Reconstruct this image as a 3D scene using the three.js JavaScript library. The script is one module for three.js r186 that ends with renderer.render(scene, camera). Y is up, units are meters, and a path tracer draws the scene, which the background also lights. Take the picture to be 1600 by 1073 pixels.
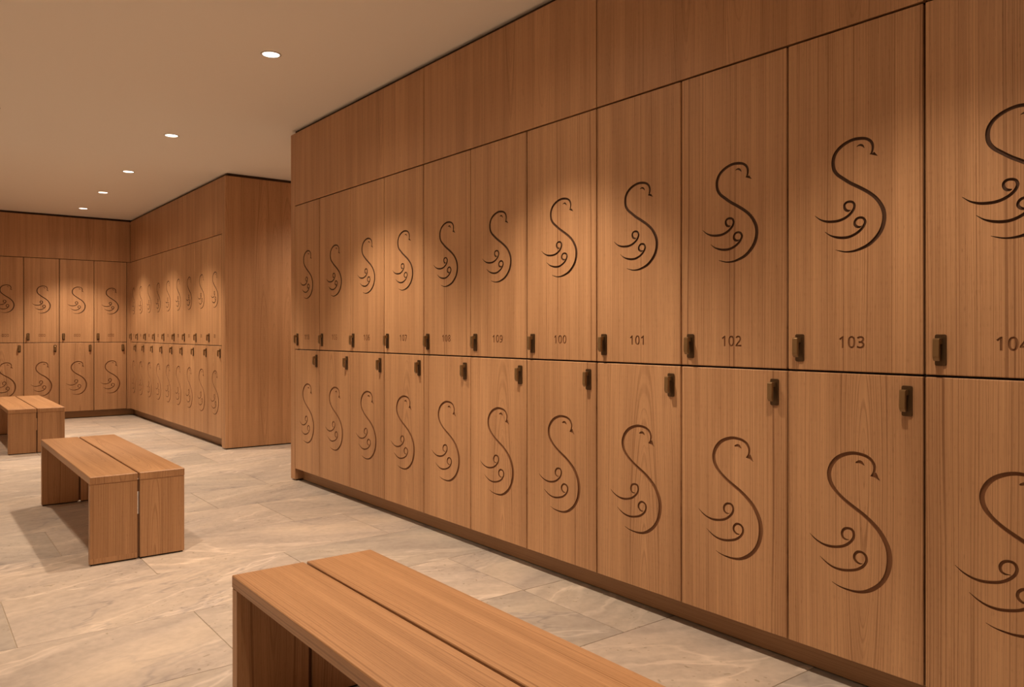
import * as THREE from 'three';
import { mergeGeometries } from 'three/addons/utils/BufferGeometryUtils.js';
import { FontLoader } from 'three/addons/loaders/FontLoader.js';

// ---------------------------------------------------------------- camera, lamps, exposure
// The room runs along -z; a distance "s" below is the distance along -z from the camera.
const scene = new THREE.Scene();
const FOCAL = 1229.8, YAW = 0.6575;
const camera = new THREE.PerspectiveCamera(2 * Math.atan(1073 / 2 / FOCAL) * 180 / Math.PI, 1600 / 1073, 0.05, 60);
camera.position.set(0, 1.27, 0);
camera.lookAt(Math.sin(YAW), 1.27, -Math.cos(YAW));
camera.setViewOffset(1600, 1073, 0, 16.4, 1600, 1073);   // the lens is shifted a little
const renderer = new THREE.WebGLRenderer({ antialias: true });
renderer.shadowMap.enabled = true;
renderer.toneMapping = THREE.LinearToneMapping;
renderer.toneMappingExposure = 0.99;
scene.background = new THREE.Color(0x000000);

const CEIL = 3.017;
const LAMP_COLOUR = new THREE.Color().setRGB(1.0, 0.78, 0.57);
const CORE = 15.5, CORE_ANGLE = 0.77, SPILL = 1.1;              // reflector beam and wide spill, candela
// [x, s, strength]: the row along the lockers, a second row over the middle of the room, one lamp in the passage
const LAMPS = [
  [1.82, 4.83, 1, 'round recessed downlight largest in view, nearest on the pale ceiling'],
  [1.87, 7.35, 1, 'round recessed downlight second in the ceiling row, level with the passage'],
  [1.92, 9.28, 1, 'round recessed downlight third in the ceiling row, past the passage corner'],
  [1.955, 10.85, 1, 'round recessed downlight fourth in the ceiling row, second from the back wall'],
  [1.986, 12.41, 1, 'round recessed downlight last in the ceiling row, closest to the back wall'],
  [0.53, 7.28, 0.7, 'round recessed downlight cut by the left edge of the photo'],
  [1.81, 2.98, 1, 'round recessed downlight above the picture, before the door reading one oh one'],
  [1.8, 1.13, 0.52, 'round recessed downlight above the picture, before the door reading one oh four'],
  [1.8, -0.7, 0.6, 'round recessed downlight behind the viewer, in line with the locker row'],
  [0.45, 3.85, 0.8, 'round recessed downlight above the picture, over the floor between two benches'],
  [0.5, 0.5, 0.6, 'round recessed downlight above the viewer, over the middle of the room'],
  [0.6, 10.7, 0.7, 'round recessed downlight left of the picture, over the farthest bench'],
  [-1.72, 1.6, 0.65, 'round recessed downlight left of the viewer, close to the plain pale wall'],
  [-1.72, 4.9, 0.65, 'round recessed downlight left of the picture, between the near benches and pale wall'],
  [-1.72, 8.2, 0.65, 'round recessed downlight far left of the picture, along the plain pale wall'],
  [4.3, 7.65, 0.65, 'round recessed downlight inside the side passage, behind the locker end panel', true],
];

// ---------------------------------------------------------------- small tools
const X = 0, Y = 1, Z = 2;
let seed = 7;
const rnd = () => { seed = (seed + 0x6d2b79f5) | 0; let t = Math.imul(seed ^ seed >>> 15, 1 | seed); t = t + Math.imul(t ^ t >>> 7, 61 | t) ^ t; return ((t ^ t >>> 14) >>> 0) / 4294967296; };
const between = (a, b) => a + (b - a) * rnd();
const used = new Map();
function numbered(name) { const n = used.get(name) ?? 0; used.set(name, n + 1); return n ? `${name}_${String(n).padStart(3, '0')}` : name; }
function mesh(name, geometry, material, parent) {
  const m = new THREE.Mesh(geometry, material);
  m.name = numbered(name); m.castShadow = m.receiveShadow = true;
  (parent ?? scene).add(m);
  return m;
}
function thing(name, label, category, group, position, turn = 0) {
  const g = new THREE.Group(); g.name = numbered(name); g.position.set(...position); g.rotation.y = turn;
  g.userData = { label, category }; if (group) g.userData.group = group;
  scene.add(g); return g;
}
function structure(o) { o.userData.kind = 'structure'; return o; }
const hash = (x, y, k) => { let h = Math.imul(x, 374761393) ^ Math.imul(y, 668265263) ^ Math.imul(k, 1274126177); h = Math.imul(h ^ h >>> 13, 1274126177); return ((h ^ h >>> 16) >>> 0) / 4294967296; };
function noise(x, y, k = 0) {
  const xi = Math.floor(x), yi = Math.floor(y); let u = x - xi, v = y - yi;
  u = u * u * (3 - 2 * u); v = v * v * (3 - 2 * v);
  const a = hash(xi, yi, k), b = hash(xi + 1, yi, k), c = hash(xi, yi + 1, k), d = hash(xi + 1, yi + 1, k);
  return (a + (b - a) * u + (c - a) * v + (a - b - c + d) * u * v) * 2 - 1;
}
const fbm = (x, y, k, n) => { let s = 0, a = 0.5; for (let i = 0; i < n; i++) { s += a * noise(x, y, k + i * 17); x *= 2.03; y *= 2.03; a *= 0.5; } return s; };
const clamp = (v, a, b) => Math.min(b, Math.max(a, v));
const toByte = (v) => { v = clamp(v, 0, 1); return 255 * (v <= 0.0031308 ? v * 12.92 : 1.055 * v ** (1 / 2.4) - 0.055); };
function texture(w, h, pixel) {
  const data = new Uint8Array(w * h * 4), c = [0, 0, 0];
  for (let j = 0, k = 0; j < h; j++) for (let i = 0; i < w; i++, k += 4) { pixel(i, j, c); data[k] = toByte(c[0]); data[k + 1] = toByte(c[1]); data[k + 2] = toByte(c[2]); data[k + 3] = 255; }
  const t = new THREE.DataTexture(data, w, h, THREE.RGBAFormat);
  t.magFilter = THREE.LinearFilter; t.minFilter = THREE.LinearMipmapLinearFilter; t.generateMipmaps = true;
  t.wrapS = t.wrapT = THREE.RepeatWrapping; t.colorSpace = THREE.SRGBColorSpace; t.needsUpdate = true;
  return t;
}

// ---------------------------------------------------------------- wood and stone
// A veneer sheet made of leaves side by side; each leaf is a cut through growth rings (some quartered, some with arches).
function veneer(w, h, leaves, leafWidth, tall, tone, o) {
  const L = [];
  for (let i = 0; i < leaves; i++) { const arch = hash(i, 3, o.k) < o.arches; L.push({ arch, cx: arch ? (hash(i, 4, o.k) - 0.5) * 0.4 * leafWidth : (hash(i, 4, o.k) < 0.5 ? -1 : 1) * (0.35 + hash(i, 6, o.k) * 0.3), z0: arch ? -0.03 - 0.03 * hash(i, 7, o.k) : 0.1, slope: arch ? 0.045 + 0.03 * hash(i, 8, o.k) : 0.012, tone: (hash(i, 5, o.k) - 0.5) * o.leafTone, ring: 0.0065 + 0.0035 * hash(i, 9, o.k) }); }
  return texture(w, h, (i, j, c) => {
    const leaf = Math.min(leaves - 1, Math.floor(i / w * leaves)), p = L[leaf];
    const x = (i / w * leaves - leaf - 0.5) * leafWidth, y = j / h * tall, q = leaf * 31;
    const warp = 0.010 * noise(x * 5 + q, y * 1.1, o.k + 1) + 0.0035 * noise(x * 22 + q, y * 2.6, o.k + 2);
    const z = p.z0 + p.slope * y + warp, r = Math.sqrt((x - p.cx + warp * 0.6) ** 2 + z * z) / p.ring;
    const rr = r + 0.9 * noise(r * 0.55, leaf * 7.3, o.k + 9) + 0.5 * noise(r * 1.7, y * 0.5 + q, o.k + 10), n = Math.floor(rr), f = rr - n;
    const cross = p.arch ? 0.4 + 0.6 * Math.min(1, Math.abs(x - p.cx) / (r * p.ring) * 1.3) : 1, late = f < 0.72 ? f * 0.35 : 0.25 + 0.75 * Math.sin((f - 0.72) / 0.28 * Math.PI);            // a dark line at the end of each year
    const year = hash(n, leaf, o.k + 5);
    const fibre = noise(x * 900 + q, y * 9, o.k + 3) * 0.55 + noise(x * 380 + q, y * 3.5, o.k + 4) * 0.45;
    const broad = noise(x * 30 + q, y * 0.8, o.k + 6) * 0.6 + noise(x * 9 + q, y * 1.6, o.k + 7) * 0.4;
    const pore = noise(x * 1300 + q, y * 38, o.k + 8);
    let t = 0.42 + (late - 0.25) * (0.22 + 0.4 * year) * o.ringy * cross + fibre * 0.17 + broad * 0.24 + p.tone + (pore > 0.62 ? (pore - 0.62) * 0.9 : 0);
    t = clamp(t, 0, 1.1);
    for (let a = 0; a < 3; a++) c[a] = tone[0][a] + (tone[1][a] - tone[0][a]) * t;
  });
}
const doorWood = veneer(2048, 2048, 4, 0.5, 2.5, [[0.65, 0.375, 0.193], [0.285, 0.138, 0.061]], { k: 11, arches: 0.8, leafTone: 0.06, ringy: 1.15 });
const stripWood = veneer(2048, 2048, 12, 0.16, 3.4, [[0.63, 0.355, 0.181], [0.27, 0.129, 0.056]], { k: 47, arches: 0.3, leafTone: 0.22, ringy: 0.7 });
const benchWood = veneer(1024, 2048, 4, 0.25, 2.6, [[0.51, 0.282, 0.138], [0.23, 0.106, 0.041]], { k: 83, arches: 0.75, leafTone: 0.08, ringy: 1.1 });
const stone = texture(2048, 1024, (i, j, c) => {
  const u = i / 2048 * 2.76, v = j / 1024 * 1.38;
  const wx = u + 0.07 * fbm(u * 2.4, v * 2.4, 201, 4) + 0.012 * fbm(u * 17, v * 17, 207, 2), wy = v + 0.07 * fbm(u * 2.4, v * 2.4, 231, 4) + 0.012 * fbm(u * 17, v * 17, 237, 2);
  const a = wx * 0.92 + wy * 0.39, b = -wx * 0.39 + wy * 0.92;              // bedding runs aslant
  const cloud = fbm(a * 1.5, b * 4.2, 301, 5), grain = fbm(u * 42, v * 42, 331, 3);
  const streak = fbm(a * 3.6, b * 21, 361, 5);
  const wisp = Math.max(0, 1 - Math.abs(fbm(a * 1.7, b * 6.5, 401, 4)) * 13) * clamp(0.35 + 1.6 * noise(a * 2.2, b * 3, 431), 0, 1);
  const dark = Math.max(0, 1 - Math.abs(fbm(a * 2.4 + 9, b * 8, 451, 4)) * 16) * clamp(noise(a * 2.6, b * 2.6, 471) * 1.6, 0, 1);
  const pits = noise(a * 46, b * 95, 491) > 0.8 && noise(u * 3.1, v * 3.1, 511) > 0.15 ? 1 : 0;
  const l = 1 + 0.2 * cloud + 0.17 * streak + 0.13 * grain + 0.32 * wisp - 0.26 * dark - 0.32 * pits;
  const warm = 0.05 * cloud - 0.05 * dark;
  c[0] = 0.405 * l * (1 + warm * 0.4); c[1] = 0.352 * l; c[2] = 0.304 * l * (1 - warm * 1.2 - 0.1 * pits);
});
const std = (o) => new THREE.MeshStandardMaterial(o);
const M = {
  door: std({ map: doorWood, roughness: 0.5 }),
  strip: std({ map: stripWood, roughness: 0.5 }),
  bench: std({ map: benchWood, roughness: 0.42 }),
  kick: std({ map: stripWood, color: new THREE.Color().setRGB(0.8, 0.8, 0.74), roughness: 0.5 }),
  carcass: std({ color: new THREE.Color().setRGB(0.028, 0.015, 0.009), roughness: 0.8 }),
  gap: std({ color: new THREE.Color().setRGB(0.06, 0.032, 0.018), roughness: 0.85 }),
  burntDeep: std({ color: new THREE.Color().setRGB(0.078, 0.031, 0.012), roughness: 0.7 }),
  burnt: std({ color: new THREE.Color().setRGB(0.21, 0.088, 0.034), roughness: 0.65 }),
  numberCut: std({ color: new THREE.Color().setRGB(0.23, 0.1, 0.04), roughness: 0.6 }),
  bronze: std({ color: new THREE.Color().setRGB(0.25, 0.155, 0.07), roughness: 0.3, metalness: 0.6 }),
  bronzeDark: std({ color: new THREE.Color().setRGB(0.095, 0.052, 0.022), roughness: 0.42, metalness: 0.6 }),
  ceiling: std({ color: new THREE.Color().setRGB(0.82, 0.77, 0.70), roughness: 0.9 }),
  grout: std({ color: new THREE.Color().setRGB(0.4, 0.33, 0.26), roughness: 0.9 }),
  spline: std({ color: new THREE.Color().setRGB(0.13, 0.058, 0.022), roughness: 0.7 }),
  foot: std({ color: new THREE.Color().setRGB(0.03, 0.022, 0.016), roughness: 0.8 }),
  ring: std({ color: new THREE.Color().setRGB(0.5, 0.44, 0.38), roughness: 0.5 }),
  glow: std({ color: 0xffffff, emissive: new THREE.Color().setRGB(1, 0.86, 0.68), emissiveIntensity: 5 }),
};
const tileTints = [0.9, 0.96, 1.0, 1.04, 1.09].map((k, i) => std({ map: stone, color: new THREE.Color().setRGB(k, k * (1 - 0.008 * i), k * (1 - 0.012 * i)), roughness: 0.5 }));

// ---------------------------------------------------------------- geometry tools
// A box with chamfered edges; uv in metres with v along the grain axis, divided by the sheet size (su, sv) and shifted.
function slab(lo, hi, c, grain = Y, sheet = [1, 1], shift = [0, 0]) {
  const pos = [], nor = [], uv = [];
  const at = (sx, sy, sz, ax) => { const s = [sx, sy, sz]; return s.map((v, k) => (v < 0 ? lo[k] + (k === ax ? 0 : c) : hi[k] - (k === ax ? 0 : c))); };
  const put = (pts) => {
    const [p, q, r] = pts.map((v) => new THREE.Vector3(...v)), n = q.clone().sub(p).cross(r.clone().sub(p)).normalize();
    const mid = pts.reduce((m, v) => m.add(new THREE.Vector3(...v)), new THREE.Vector3()).divideScalar(pts.length), out = mid.sub(new THREE.Vector3((lo[0] + hi[0]) / 2, (lo[1] + hi[1]) / 2, (lo[2] + hi[2]) / 2));
    if (n.dot(out) < 0) { pts.reverse(); n.negate(); }
    const face = [0, 1, 2].reduce((b, k) => Math.abs(n.getComponent(k)) > Math.abs(n.getComponent(b)) + 1e-4 ? k : b, 0);
    const other = [0, 1, 2].filter((k) => k !== face), va = other.includes(grain) ? grain : other[1], ua = other.find((k) => k !== va);
    for (let k = 1; k + 1 < pts.length; k++) for (const v of [pts[0], pts[k], pts[k + 1]]) { pos.push(...v); nor.push(n.x, n.y, n.z); uv.push((v[ua] - lo[ua]) / sheet[0] + shift[0], (v[va] - lo[va]) / sheet[1] + shift[1]); }
  };
  const S = [-1, 1];
  for (let ax = 0; ax < 3; ax++) {
    const o = [0, 1, 2].filter((k) => k !== ax), corner = (d, e, f) => { const s = [0, 0, 0]; s[ax] = d; s[o[0]] = e; s[o[1]] = f; return s; };
    for (const d of S) put([[-1, -1], [1, -1], [1, 1], [-1, 1]].map(([e, f]) => at(...corner(d, e, f), ax)));
    if (c > 0) for (const e of S) for (const f of S) put([at(...corner(-1, e, f), o[0]), at(...corner(1, e, f), o[0]), at(...corner(1, e, f), o[1]), at(...corner(-1, e, f), o[1])]);
  }
  if (c > 0) for (const a of S) for (const b of S) for (const d of S) put([at(a, b, d, X), at(a, b, d, Y), at(a, b, d, Z)]);
  const g = new THREE.BufferGeometry();
  g.setAttribute('position', new THREE.Float32BufferAttribute(pos, 3)); g.setAttribute('normal', new THREE.Float32BufferAttribute(nor, 3)); g.setAttribute('uv', new THREE.Float32BufferAttribute(uv, 2));
  return g;
}
// the same from room coordinates: x from-to, y from-to, s from-to
const room = (x0, x1, y0, y1, s0, s1, c = 0, grain = Y, sheet, shift) => slab([x0, y0, -s1], [x1, y1, -s0], c, grain, sheet, shift);
const STRIP = [1.92, 3.4], BENCH = [1.0, 2.6];

// ---------------------------------------------------------------- the room
const X0 = 2.6592, X2 = 2.7656, END1 = 6.588, START2 = 8.688, BACK = 13.25, LEFT = -2.2, FRONT = -2.2, TOP = 2.985;
const KICK = 0.1024, MID = 1.1295, HEAD = 2.3611, G = 0.0038;       // G: half of a joint
const joints1 = [6.496, 5.995, 5.44, 4.911, 4.379, 3.848, 3.314, 2.773, 2.248, 1.73, 1.223, 0.70];
const joints2 = [13.218, 12.816, 12.319, 11.81, 11.299, 10.794, 10.316, 9.825, 9.316, 8.808];
const jointsB = [2.718, 2.266, 1.807, 1.359, 0.905];

const floor = structure(mesh('floor', room(LEFT - 0.2, 5.7, -0.25, -0.003, FRONT - 0.2, BACK + 0.8), M.grout));
{ // stone tiles in rows along x, each a slab of its own
  const pitch = 0.69, long = 1.38, s00 = 1.665, joint = 0.0019;
  const starts = { 0: 0.71, 1: 1.04, 2: 1.045, 3: 0.36, 4: 1.055, 5: 0.71, 6: 0.42, 7: 1.05, 8: 0.4 };
  const kinds = new Map();
  const tileShape = (w, d, v) => {
    const key = [w.toFixed(3), d.toFixed(3), v].join();
    if (!kinds.has(key)) {
      const g = slab([0, -0.012, -d], [w, 0, 0], 0.0012, Z, [1, 1]);
      const p = g.attributes.position, uv = g.attributes.uv, fx = v & 1, fy = v & 2, ox = (v & 4) ? 1.38 : 0, oy = (v & 8) ? 0.69 : 0;
      for (let k = 0; k < p.count; k++) { const x = fx ? 1.38 - p.getX(k) : p.getX(k), z = fy ? 0.69 + p.getZ(k) : -p.getZ(k); uv.setXY(k, (x + ox) / 2.76, (z + oy) / 1.38); }
      kinds.set(key, g);
    }
    return kinds.get(key);
  };
  for (let k = -6; k < 17; k++) {
    const s0 = s00 + k * pitch, s1 = Math.min(s0 + pitch, BACK);
    const right = s0 < END1 - 0.2 ? X0 + 0.12 : s0 < START2 - 0.1 ? 5.5 : X2 + 0.12;
    if (s1 < FRONT || s0 >= BACK) continue;
    for (let x = (starts[k] ?? between(0.1, 1.3)) - 4 * long; x < right; x += long) {
      const a = Math.max(x, LEFT), b = Math.min(x + long, right);
      const t0 = Math.max(s0, FRONT);
      if (b - a < 0.03 || s1 - t0 < 0.03) continue;
      const v = Math.floor(rnd() * 16), tint = Math.floor(rnd() * 5);
      const t = mesh('tile', tileShape(b - a - 2 * joint, s1 - t0 - 2 * joint, v), tileTints[tint], floor);
      t.position.set(a + joint, 0, -t0 - joint);
    }
  }
}
const ceiling = structure(mesh('ceiling', room(LEFT - 0.2, 5.7, CEIL, CEIL + 0.2, FRONT - 0.2, BACK + 0.8), M.ceiling));
const panel = (name, parent, x0, x1, y0, y1, s0, s1, m = M.strip, shift) => mesh(name, room(x0, x1, y0, y1, s0, s1, 0.0012, Y, STRIP, shift ?? [rnd(), rnd() * 0.1]), m, parent);

// right-hand wall: fascia, end panel and side cladding around the long run of lockers
const wallRight = structure(mesh('wall_right', mergeGeometries([room(3.2, 3.4, 0, CEIL, FRONT - 0.2, END1 - 0.1), room(X0 + 0.034, X0 + 0.06, HEAD + 0.02, CEIL, FRONT - 0.2, END1 - 0.1)]), M.gap));
{
  const cuts = [FRONT, joints1[10], joints1[7], joints1[4], joints1[0]];
  for (let k = 0; k + 1 < cuts.length; k++) panel('fascia_panel', wallRight, X0, X0 + 0.022, HEAD + G, TOP, cuts[k] + (k ? G * 0.7 : 0), cuts[k + 1] - (k < 3 ? G * 0.7 : 0));
  panel('end_panel', wallRight, X0, X0 + 0.8, 0.012, TOP, joints1[0] + 0.001, END1, M.strip, [0.31, 0.1]);
  panel('passage_panel', wallRight, X0 + 0.803, 5.5, 0.012, TOP, END1 - 0.03, END1);
  panel('side_panel', wallRight, X0, X0 + 0.022, KICK, HEAD - G, FRONT, joints1[11] - G);
  mesh('plinth', room(X0 + 0.02, 5.5, 0, 0.012, END1 - 0.08, END1 - 0.012), M.foot, wallRight);
  mesh('ceiling_recess', room(X0 + 0.03, 5.5, TOP, CEIL, END1 - 0.09, END1 - 0.03), M.gap, wallRight);
}
const farRight = structure(mesh('wall_far_right', mergeGeometries([room(3.3, 3.5, 0, CEIL, START2 + 0.1, BACK + 0.8), room(X2 + 0.034, X2 + 0.06, HEAD + 0.02, CEIL, START2 + 0.1, BACK)]), M.gap));
{
  panel('fascia_panel', farRight, X2, X2 + 0.022, HEAD + G, TOP, joints2[9], BACK - 0.003);
  panel('end_panel', farRight, X2, X2 + 0.03, 0.012, TOP, START2, joints2[9] - G * 0.5, M.strip, [0.55, 0.05]);
  panel('side_panel', farRight, X2 + 0.0305, 5.5, 0.012, TOP, START2, START2 + 0.03, M.strip, [0.18, 0.06]);
  mesh('plinth', room(X2 + 0.02, 5.5, 0, 0.012, START2 + 0.012, START2 + 0.1), M.foot, farRight);
  mesh('ceiling_recess', room(X2 + 0.03, 5.5, TOP, CEIL, START2 + 0.025, START2 + 0.09), M.gap, farRight);
}
structure(mesh('wall_passage', room(5.5, 5.7, 0, CEIL, END1 - 0.2, START2 + 0.3), M.ceiling));
const wallBack = structure(mesh('wall_back', mergeGeometries([room(LEFT - 0.2, 3.5, 0, CEIL, BACK + 0.56, BACK + 0.76), room(LEFT, X2, HEAD + 0.02, CEIL, BACK + 0.034, BACK + 0.06)]), M.gap));
panel('fascia_panel', wallBack, LEFT, X2 - 0.003, HEAD + G, TOP, BACK, BACK + 0.022);
panel('side_panel', wallBack, LEFT, jointsB[4] - G, KICK, HEAD - G, BACK, BACK + 0.022);
panel('filler_strip', wallBack, jointsB[0] + G, X2 + 0.02, KICK, HEAD - G, BACK, BACK + 0.022, M.strip, [0.4, 0.1]);
panel('filler_strip', farRight, X2, X2 + 0.022, KICK, HEAD - G, joints2[0] + G, BACK - 0.003, M.strip, [0.7, 0.1]);
const wallLeft = structure(mesh('wall_left', room(LEFT - 0.2, LEFT, 0, CEIL, FRONT - 0.2, BACK + 0.8), M.ceiling));
structure(mesh('wall_front', room(LEFT - 0.2, 3.4, 0, CEIL, FRONT - 0.2, FRONT), M.ceiling));
// recessed kick boards with a thin dark gap under them
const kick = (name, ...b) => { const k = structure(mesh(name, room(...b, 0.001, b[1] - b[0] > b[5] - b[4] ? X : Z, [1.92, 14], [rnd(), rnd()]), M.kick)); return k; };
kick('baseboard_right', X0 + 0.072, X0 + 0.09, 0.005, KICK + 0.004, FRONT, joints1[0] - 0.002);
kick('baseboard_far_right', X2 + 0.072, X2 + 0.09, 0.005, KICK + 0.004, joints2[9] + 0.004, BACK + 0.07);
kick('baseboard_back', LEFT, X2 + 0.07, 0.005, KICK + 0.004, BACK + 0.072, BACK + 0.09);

// ---------------------------------------------------------------- lockers
const UPPER_SWAN = {
  neck: [ [76, 765, 5], [80, 780, 7], [79, 796, 8], [71, 809, 8], [56, 819, 8], [35, 824, 9], [12, 825, 9], [-11, 820, 9], [-35, 809, 10], [-54, 793, 10], [-65, 772, 11], [-67, 750, 11], [-63, 729, 11], [-50, 710, 10], [-29, 693, 10], [-2, 673, 10], [31, 653, 10], [63, 632, 10], [89, 610, 10], [107, 586, 11], [118, 562, 12], [121, 537, 12], [117, 512, 12], [107, 489, 12], [89, 467, 11], [65, 448, 10], [35, 436, 8], [8, 430, 6], [-21, 430, 4], [-42, 435, 3], [-58, 440, 1] ],
  beak: [ [85, 768], [99, 751], [83, 757], [68, 763] ],
  feather: [ [-139, 572, 1], [-118, 556, 4], [-93, 546, 7], [-68, 543, 8], [-44, 544, 8], [-21, 551, 8], [-2, 563, 8], [10, 577, 8], [14, 591, 8], [8, 603, 7], [-3, 607, 7], [-15, 606, 7], [-23, 599, 7], [-23, 587, 8], [-17, 578, 8], [-7, 575, 6], [0, 577, 1] ],
  feather2: [ [-99, 509, 1], [-78, 494, 4], [-54, 485, 7], [-30, 481, 8], [-6, 482, 8], [17, 490, 8], [36, 502, 8], [48, 516, 8], [53, 530, 8], [47, 542, 7], [36, 546, 7], [24, 544, 7], [16, 536, 7], [15, 524, 8], [22, 516, 8], [33, 513, 6], [42, 517, 1] ],
  eye: [ [22, 797], [29, 801], [38, 802], [46, 798], [49, 790], [43, 794], [33, 798] ],
};
const LOWER_SWAN = {
  neck: [ [84, 684, 6], [87, 704, 8], [76, 725, 9], [57, 737, 9], [33, 742, 9], [5, 742, 10], [-23, 734, 11], [-50, 719, 12], [-71, 695, 13], [-82, 667, 13], [-81, 640, 13], [-71, 617, 12], [-51, 594, 10], [-23, 572, 10], [12, 551, 11], [49, 530, 11], [81, 506, 12], [105, 483, 13], [123, 456, 14], [135, 428, 15], [139, 395, 16], [136, 364, 15], [125, 331, 13], [105, 301, 12], [76, 276, 12], [44, 260, 9], [11, 254, 7], [-23, 255, 5], [-51, 260, 3], [-72, 268, 1] ],
  beak: [ [92, 686], [106, 657], [90, 666], [71, 670] ],
  feather: [ [-160, 426, 1], [-139, 410, 4], [-112, 398, 6], [-86, 394, 8], [-57, 397, 8], [-28, 406, 8], [-5, 422, 8], [9, 440, 8], [12, 456, 8], [5, 470, 8], [-10, 473, 7], [-25, 467, 8], [-33, 452, 8], [-30, 438, 7], [-20, 432, 5], [-4, 433, 1] ],
  feather2: [ [-119, 350, 1], [-97, 335, 4], [-71, 323, 6], [-40, 319, 8], [-6, 324, 8], [25, 335, 8], [49, 354, 8], [58, 373, 8], [55, 389, 8], [42, 398, 7], [27, 397, 8], [15, 385, 8], [14, 370, 8], [23, 360, 7], [33, 357, 5], [44, 359, 1] ],
  eye: [ [19, 711], [30, 717], [41, 716], [49, 706], [43, 707], [33, 710], [22, 709] ],
};
const tidy = (pts) => pts.filter((p, k) => p.distanceTo(pts[(k + 1) % pts.length]) > 1e-5);
const font = await new FontLoader().loadAsync('fonts/droid/droid_sans_mono_regular.typeface.json');
// A stroke of changing width along a smooth line, as one closed outline; "cap" replaces the blunt first end (the beak).
function stroke(pts, n, cap, kx, ky, x = 0, y = 0) {
  const line = new THREE.CatmullRomCurve3(pts.map(([a, b]) => new THREE.Vector3((a * kx) / 1000, (b * ky) / 1000, 0)), false, 'centripetal');
  const P = [], left = [], right = [];
  for (let k = 0; k <= n; k++) P.push(line.getPoint(k / n));
  for (let k = 0; k <= n; k++) {
    const t = (k / n) * (pts.length - 1), i = Math.min(pts.length - 2, Math.floor(t)), w = (pts[i][2] + (pts[i + 1][2] - pts[i][2]) * (t - i)) * 1.24 / 2000;
    const d = P[Math.min(n, k + 1)].clone().sub(P[Math.max(0, k - 1)]).normalize();
    left.push(new THREE.Vector2(P[k].x - d.y * w + x, P[k].y + d.x * w + y)); right.push(new THREE.Vector2(P[k].x + d.y * w + x, P[k].y - d.x * w + y));
  }
  return [...left, ...right.reverse(), ...(cap ?? []).map(([a, b]) => new THREE.Vector2((a * kx) / 1000 + x, (b * ky) / 1000 + y))];
}
function swanOutlines(S, kx, ky, x, y) {
  return {
    neck: [stroke(S.neck, 84, S.beak, kx, ky, x, y)],
    feathers: [stroke(S.feather, 46, null, kx, ky, x, y), stroke(S.feather2, 46, null, kx, ky, x, y)],
    eye: [new THREE.CatmullRomCurve3(S.eye.map(([a, b]) => { const e = S.eye.reduce((m, v) => [m[0] + v[0] / 7, m[1] + v[1] / 7], [0, 0]); return new THREE.Vector3(((e[0] + (a - e[0]) * 1.12) * kx) / 1000 + x, ((e[1] + (b - e[1]) * 1.45) * ky) / 1000 + y, 0); }), true, 'centripetal').getPoints(16).slice(0, -1).map((p) => new THREE.Vector2(p.x, p.y))],
  };
}
function digits(text, size, cx, y) {              // outlines of engraved digits with their islands, centred at cx
  const shapes = font.generateShapes(text, size, 3), b = new THREE.Box2();
  const list = shapes.map((s) => ({ out: s.getPoints(4), holes: s.holes.map((h) => h.getPoints(4)) }));
  list.forEach((l) => l.out.forEach((p) => b.expandByPoint(p)));
  const mid = (b.min.x + b.max.x) / 2, low = b.min.y;
  const bold = (ring, by) => {                     // the digits are cut a little heavier than the face
    const r = tidy(ring), area = THREE.ShapeUtils.area(r) > 0 ? 1 : -1;
    return r.map((p, k) => {
      const a = r[(k + r.length - 1) % r.length], c = r[(k + 1) % r.length], e = p.clone().sub(a).normalize(), f = c.clone().sub(p).normalize();
      const n = new THREE.Vector2(e.y + f.y, -e.x - f.x).normalize().multiplyScalar(area * by / Math.max(0.5, Math.sqrt((1 + e.dot(f)) / 2)));
      return new THREE.Vector2((p.x + n.x - mid) * 1.02 + cx, p.y + n.y - low + y);
    });
  };
  return list.map((l) => ({ out: bold(l.out, 0.0011), holes: l.holes.map((h) => bold(h, -0.0011)) }));
}
function marks(n, cx, y) {                          // the far doors carry digits too small to read: little boxed marks
  const list = [];
  for (let k = 0; k < n; k++) {
    const x = cx + (k - (n - 1) / 2) * 0.03, box = (a, b) => [[-a, -b], [a, -b], [a, b], [-a, b]].map(([p, q]) => new THREE.Vector2(x + p, y + 0.019 + q));
    list.push({ out: box(0.0115, 0.019), holes: [box(0.006, 0.0125)] });
  }
  return list;
}
const DEPTH = 0.0055;
function cut(outlines, depth) {                     // floor and walls of an engraved groove
  const parts = [];
  for (const { out, holes = [] } of outlines) {
    const s = new THREE.Shape(tidy(out)); s.holes = holes.map((h) => new THREE.Path(tidy(h)));
    const f = new THREE.ShapeGeometry(s).toNonIndexed(); f.translate(0, 0, -depth); f.computeVertexNormals(); parts.push(f);
    const pos = [], uv = [];
    for (const ring of [tidy(out), ...holes.map(tidy)]) for (let k = 0; k < ring.length; k++) {
      const a = ring[k], b = ring[(k + 1) % ring.length];
      pos.push(a.x, a.y, 0, b.x, b.y, 0, b.x, b.y, -depth, a.x, a.y, 0, b.x, b.y, -depth, a.x, a.y, -depth);
      for (let q = 0; q < 6; q++) uv.push(0, 0);
    }
    const w = new THREE.BufferGeometry(); w.setAttribute('position', new THREE.Float32BufferAttribute(pos, 3)); w.setAttribute('uv', new THREE.Float32BufferAttribute(uv, 2)); w.computeVertexNormals(); parts.push(w);
  }
  return mergeGeometries(parts.map((g) => { for (const k of Object.keys(g.attributes)) if (!['position', 'normal', 'uv'].includes(k)) g.deleteAttribute(k); return g; }));
}
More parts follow.
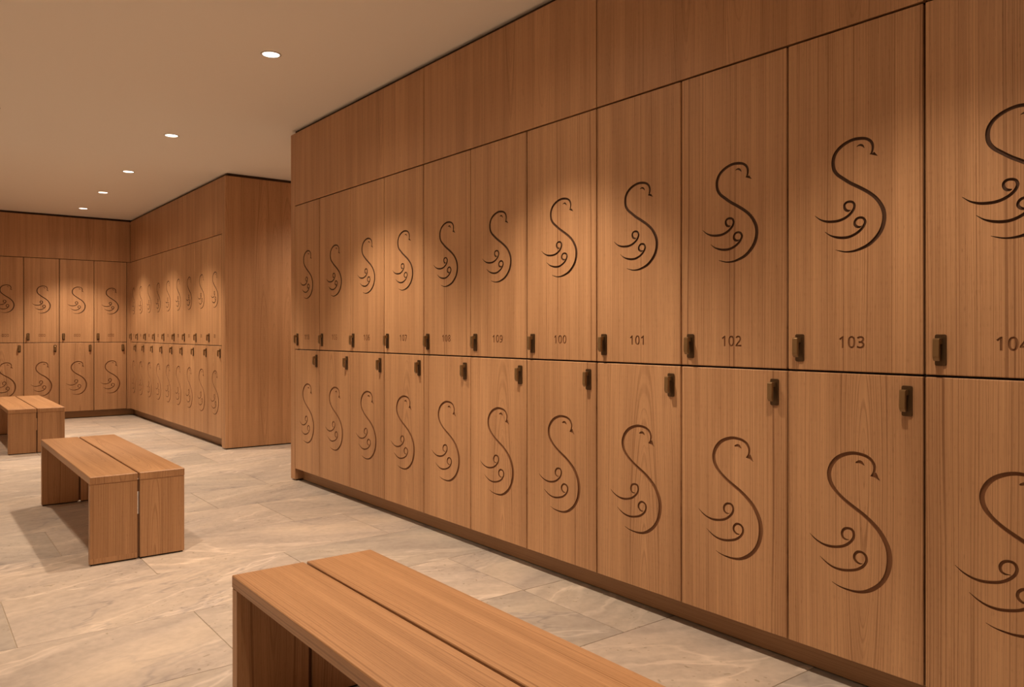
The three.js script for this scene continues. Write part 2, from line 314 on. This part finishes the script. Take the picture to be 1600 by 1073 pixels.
// the door: a face pierced by the grooves, chamfered round its edge, with sides and back; origin at the middle of its lower edge
function doorShape(w, h, holes, islands, leaf, flip, shiftV) {
  const c = 0.0026, T = 0.02, x0 = -w / 2, x1 = w / 2;
  const s = new THREE.Shape([[x0 + c, c], [x1 - c, c], [x1 - c, h - c], [x0 + c, h - c]].map(([a, b]) => new THREE.Vector2(a, b)));
  s.holes = holes.map((o) => new THREE.Path(tidy(o)));
  const parts = [new THREE.ShapeGeometry(s).toNonIndexed(), ...islands.map((o) => new THREE.ShapeGeometry(new THREE.Shape(tidy(o))).toNonIndexed())];
  const rest = slab([x0, 0, -T], [x1, h, 0], c), p = rest.attributes.position, keep = [];
  for (let k = 0; k < p.count; k += 3) if (!(p.getZ(k) > -1e-6 && p.getZ(k + 1) > -1e-6 && p.getZ(k + 2) > -1e-6)) keep.push(k, k + 1, k + 2);
  const g = new THREE.BufferGeometry();
  for (const a of ['position', 'normal', 'uv']) { const at = rest.attributes[a], n = at.itemSize; g.setAttribute(a, new THREE.Float32BufferAttribute(keep.flatMap((k) => Array.from(at.array.slice(k * n, k * n + n))), n)); }
  parts.push(g);
  const m = mergeGeometries(parts), q = m.attributes.position, uv = m.attributes.uv;
  for (let k = 0; k < q.count; k++) { let u = (q.getX(k) / w) * 0.96; if (flip) u = -u; uv.setXY(k, (leaf + 0.5 + u) / 4, q.getY(k) / 2.5 + shiftV); }
  return m;
}
// the latch: rounded bronze plate with a hooked lever standing off it
function latchPlate() {
  const w = 0.034, h = 0.1, r = 0.0055, s = new THREE.Shape();
  s.moveTo(-w / 2 + r, -h / 2); s.lineTo(w / 2 - r, -h / 2); s.absarc(w / 2 - r, -h / 2 + r, r, -Math.PI / 2, 0); s.lineTo(w / 2, h / 2 - r); s.absarc(w / 2 - r, h / 2 - r, r, 0, Math.PI / 2);
  s.lineTo(-w / 2 + r, h / 2); s.absarc(-w / 2 + r, h / 2 - r, r, Math.PI / 2, Math.PI); s.lineTo(-w / 2, -h / 2 + r); s.absarc(-w / 2 + r, -h / 2 + r, r, Math.PI, Math.PI * 1.5);
  return new THREE.ExtrudeGeometry(s, { depth: 0.003, bevelEnabled: true, bevelThickness: 0.001, bevelSize: 0.001, bevelSegments: 2, curveSegments: 4 });
}
function latchLever() {                             // side profile: z out of the door, y up; then swept across the width
  const s = new THREE.Shape();
  s.moveTo(0, 0.037); s.lineTo(0.02, 0.037); s.quadraticCurveTo(0.0242, 0.0365, 0.0246, 0.033); s.lineTo(0.0262, -0.018); s.quadraticCurveTo(0.026, -0.026, 0.019, -0.033); s.lineTo(0.0165, -0.031);
  s.lineTo(0.0165, 0.018); s.quadraticCurveTo(0.016, 0.021, 0.013, 0.021); s.lineTo(0, 0.021);
  const g = new THREE.ExtrudeGeometry(s, { depth: 0.0175, bevelEnabled: true, bevelThickness: 0.0014, bevelSize: 0.0014, bevelSegments: 2, curveSegments: 5 });
  g.rotateY(-Math.PI / 2); g.translate(0.009, 0, 0.003);
  return g;
}
const plateShape = latchPlate(), leverShape = latchLever();
const carcassShapes = new Map();
function carcass(w, h) {                            // an open box behind the door
  const key = w.toFixed(3) + h.toFixed(3), d = 0.44, t = 0.016, x = w / 2 - 0.0002;
  if (!carcassShapes.has(key)) carcassShapes.set(key, mergeGeometries([slab([-x, 0.0002, -d], [-x + t, h - 0.0002, -0.0225], 0), slab([x - t, 0.0002, -d], [x, h - 0.0002, -0.0225], 0), slab([-x + t, 0.0002, -d], [x - t, t, -0.0225], 0), slab([-x + t, h - t, -d], [x - t, h - 0.0002, -0.0225], 0), slab([-x + t, t, -d], [x - t, h - t, -d + 0.012], 0)]));
  return carcassShapes.get(key);
}
// one locker: carcass, door (with engraved swan, number, latch plate and lever). Its origin is the middle of the lower front edge.
let leafAt = 0;
function locker(name, label, group, position, turn, w, h, upper, number) {
  const t = thing(name, label, 'locker', group, position, turn);
  mesh('carcass', carcass(w, h), M.carcass, t);
  const k = w / 0.507, S = upper ? UPPER_SWAN : LOWER_SWAN, dw = w - 2 * G, dh = h - 2 * G;
  const o = swanOutlines(S, Math.min(k, 1.05), 1, 0, -G);
  const num = !number ? [] : typeof number === 'string' ? digits(number, 0.0405, 0.004, 1.2166 - MID - G) : marks(number, 0.004, 1.2166 - MID - G);
  const holes = [...o.neck, ...o.feathers, ...o.eye, ...num.map((n) => n.out)];
  leafAt++;
  const door = mesh('door', doorShape(dw, dh, holes, num.flatMap((n) => n.holes), (leafAt * 7 + (upper ? 0 : 2)) % 4, hash(leafAt, 1, 5) < 0.5, hash(leafAt, 2, 5) * 0.48), M.door, t);
  door.position.y = G;
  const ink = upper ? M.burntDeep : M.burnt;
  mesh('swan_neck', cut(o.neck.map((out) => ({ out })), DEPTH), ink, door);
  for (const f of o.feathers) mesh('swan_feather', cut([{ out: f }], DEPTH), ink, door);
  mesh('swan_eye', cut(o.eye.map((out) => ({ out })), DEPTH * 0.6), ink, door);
  if (num.length) mesh('number', cut(num, 0.003), M.numberCut, door);
  const lx = upper ? -w / 2 + 0.054 : w / 2 - 0.054, ly = (upper ? 1.2146 - MID : 1.0425 - KICK) - G;
  const plate = mesh('latch_plate', plateShape, M.bronzeDark, door); plate.position.set(lx, ly, 0.0012);
  const lever = mesh('latch_lever', leverShape, M.bronze, door); lever.position.set(lx - 0.004, ly, 0.0012);
  return t;
}
const ordinal = ['first', 'second', 'third', 'fourth', 'fifth', 'sixth', 'seventh', 'eighth', 'ninth'];
{ // the long run on the right, from the passage towards the camera
  const spoken = ['one one eight', 'one oh five', 'one oh six', 'one oh seven', 'one oh eight', 'one oh nine', 'one hundred', 'one oh one', 'one oh two', 'one oh three', 'one oh four'];
  const numbers = ['118', '105', '106', '107', '108', '109', '100', '101', '102', '103', '104'];
  numbers.forEach((digits, k) => {
    const n = spoken[k];
    const a = joints1[k], b = joints1[k + 1], w = a - b, s = (a + b) / 2;
    locker('upper_locker', `upper swan locker on the long right-hand run, numbered ${digits} (${n})`, 'upper lockers of the long run', [X0, MID, -s], -Math.PI / 2, w, HEAD - MID, true, digits);
    locker('lower_locker', `lower swan locker on the long run, directly below number ${digits} (${n})`, 'lower lockers of the long run', [X0, KICK, -s], -Math.PI / 2, w, MID - KICK, false);
  });
}
for (let k = 8; k >= 0; k--) { // the run beyond the passage, counted from the passage
  const a = joints2[k], b = joints2[k + 1], w = a - b, s = (a + b) / 2, n = ordinal[8 - k];
  locker('upper_locker', `upper swan locker in the run beyond the passage, ${n} from its near end panel`, 'upper lockers beyond the passage', [X2, MID, -s], -Math.PI / 2, w, HEAD - MID, true, 2);
  locker('lower_locker', `lower swan locker in the run beyond the passage, ${n} from its near end panel`, 'lower lockers beyond the passage', [X2, KICK, -s], -Math.PI / 2, w, MID - KICK, false);
}
for (let k = 0; k < 4; k++) { // the back wall, counted from the inner corner
  const a = jointsB[k], b = jointsB[k + 1], w = a - b, x = (a + b) / 2, n = ordinal[k];
  locker('upper_locker', `upper swan locker on the back wall, ${n} from the inner corner`, 'upper lockers on the back wall', [x, MID, -BACK], 0, w, HEAD - MID, true, 3);
  locker('lower_locker', `lower swan locker on the back wall, ${n} from the inner corner`, 'lower lockers on the back wall', [x, KICK, -BACK], 0, w, MID - KICK, false);
}

// ---------------------------------------------------------------- benches
// Two boards on two pairs of leg boards, a slit running through the middle; origin at the middle of the end nearest -s, on the floor.
function bench(label, x0, x1, s0, s1, high, legThick = 0.045) {
  const w = x1 - x0, len = s1 - s0, slit = 0.011, thick = 0.042, half = (w - slit) / 2;
  const t = thing('bench', label, 'bench', 'slatted wooden benches', [(x0 + x1) / 2, 0, -s0]);
  for (const d of [-1, 1]) {
    const a = d < 0 ? -w / 2 : slit / 2, b = a + half;
    mesh('seat_board', slab([a, high - thick, -len], [b, high, 0], 0.0025, Z, BENCH, [Math.floor(rnd() * 4) * 0.25 + 0.005, rnd() * 0.2]), M.bench, t);
    for (const z of [[-legThick - 0.002, -0.002], [-len + 0.002, -len + legThick + 0.002]]) {
      const leg = mesh('leg_board', slab([a + 0.001, 0.008, z[0]], [b - 0.001, high - thick - 0.0005, z[1]], 0.0018, Y, BENCH, [Math.floor(rnd() * 4) * 0.25 + 0.005, rnd()]), M.bench, t);
      mesh('foot_strip', slab([a + 0.008, 0, z[0] + 0.008], [b - 0.008, 0.008, z[1] - 0.008], 0), M.foot, leg);
    }
  }
  // dark splines tie the leg halves together inside the slit, leaving it open between them
  for (const z of [[-legThick + 0.006, -0.012], [-len + 0.012, -len + legThick - 0.006]]) for (const [y0, y1] of [[0.012, high * 0.51], [high * 0.78, high - thick - 0.001]])
    mesh('spline', slab([-slit / 2 - 0.0008, y0, z[0]], [slit / 2 + 0.0008, y1, z[1]], 0), M.spline, t);
  return t;
}
bench('nearest oak bench, cropped by the bottom edge of the photo', 0.857, 1.366, 0.55, 2.625, 0.47);
bench('middle oak bench standing whole on the stone floor, throwing a shadow to its left', 0.797, 1.29, 4.785, 6.72, 0.485);
bench('farthest oak bench, cropped by the left edge near the back wall', 0.85, 1.37, 9.66, 11.7, 0.472);

// ---------------------------------------------------------------- downlights
function downlight([x, s, k, label, wide]) {
  const t = thing('downlight', label, 'downlight', 'recessed ceiling downlights', [x, CEIL, -s]);
  mesh('trim_ring', new THREE.LatheGeometry([[0.052, -0.0005], [0.052, -0.003], [0.0535, -0.0045], [0.061, -0.0035], [0.0635, -0.001], [0.0635, -0.0002]].map(([a, b]) => new THREE.Vector2(a, b)), 40), M.ring, t);
  const lens = new THREE.CircleGeometry(0.0515, 36); lens.rotateX(Math.PI / 2);
  const glow = mesh('lamp_lens', lens, M.glow, t); glow.position.y = -0.002; glow.castShadow = false;
  for (const [power, angle, soft] of wide ? [[CORE, 1.3, 0.7]] : [[CORE, CORE_ANGLE, 0.4], [SPILL, 1.3, 0.8]]) {
    const l = new THREE.SpotLight(LAMP_COLOUR, power * k, 0, angle, soft, 2);
    l.position.set(x, CEIL - 0.05, -s); l.target.position.set(x, 0, -s); l.castShadow = true; l.shadow.radius = 2; l.shadow.mapSize.set(1024, 1024); l.shadow.bias = -0.0005;
    scene.add(l, l.target);
  }
}
LAMPS.forEach(downlight);

renderer.render(scene, camera);
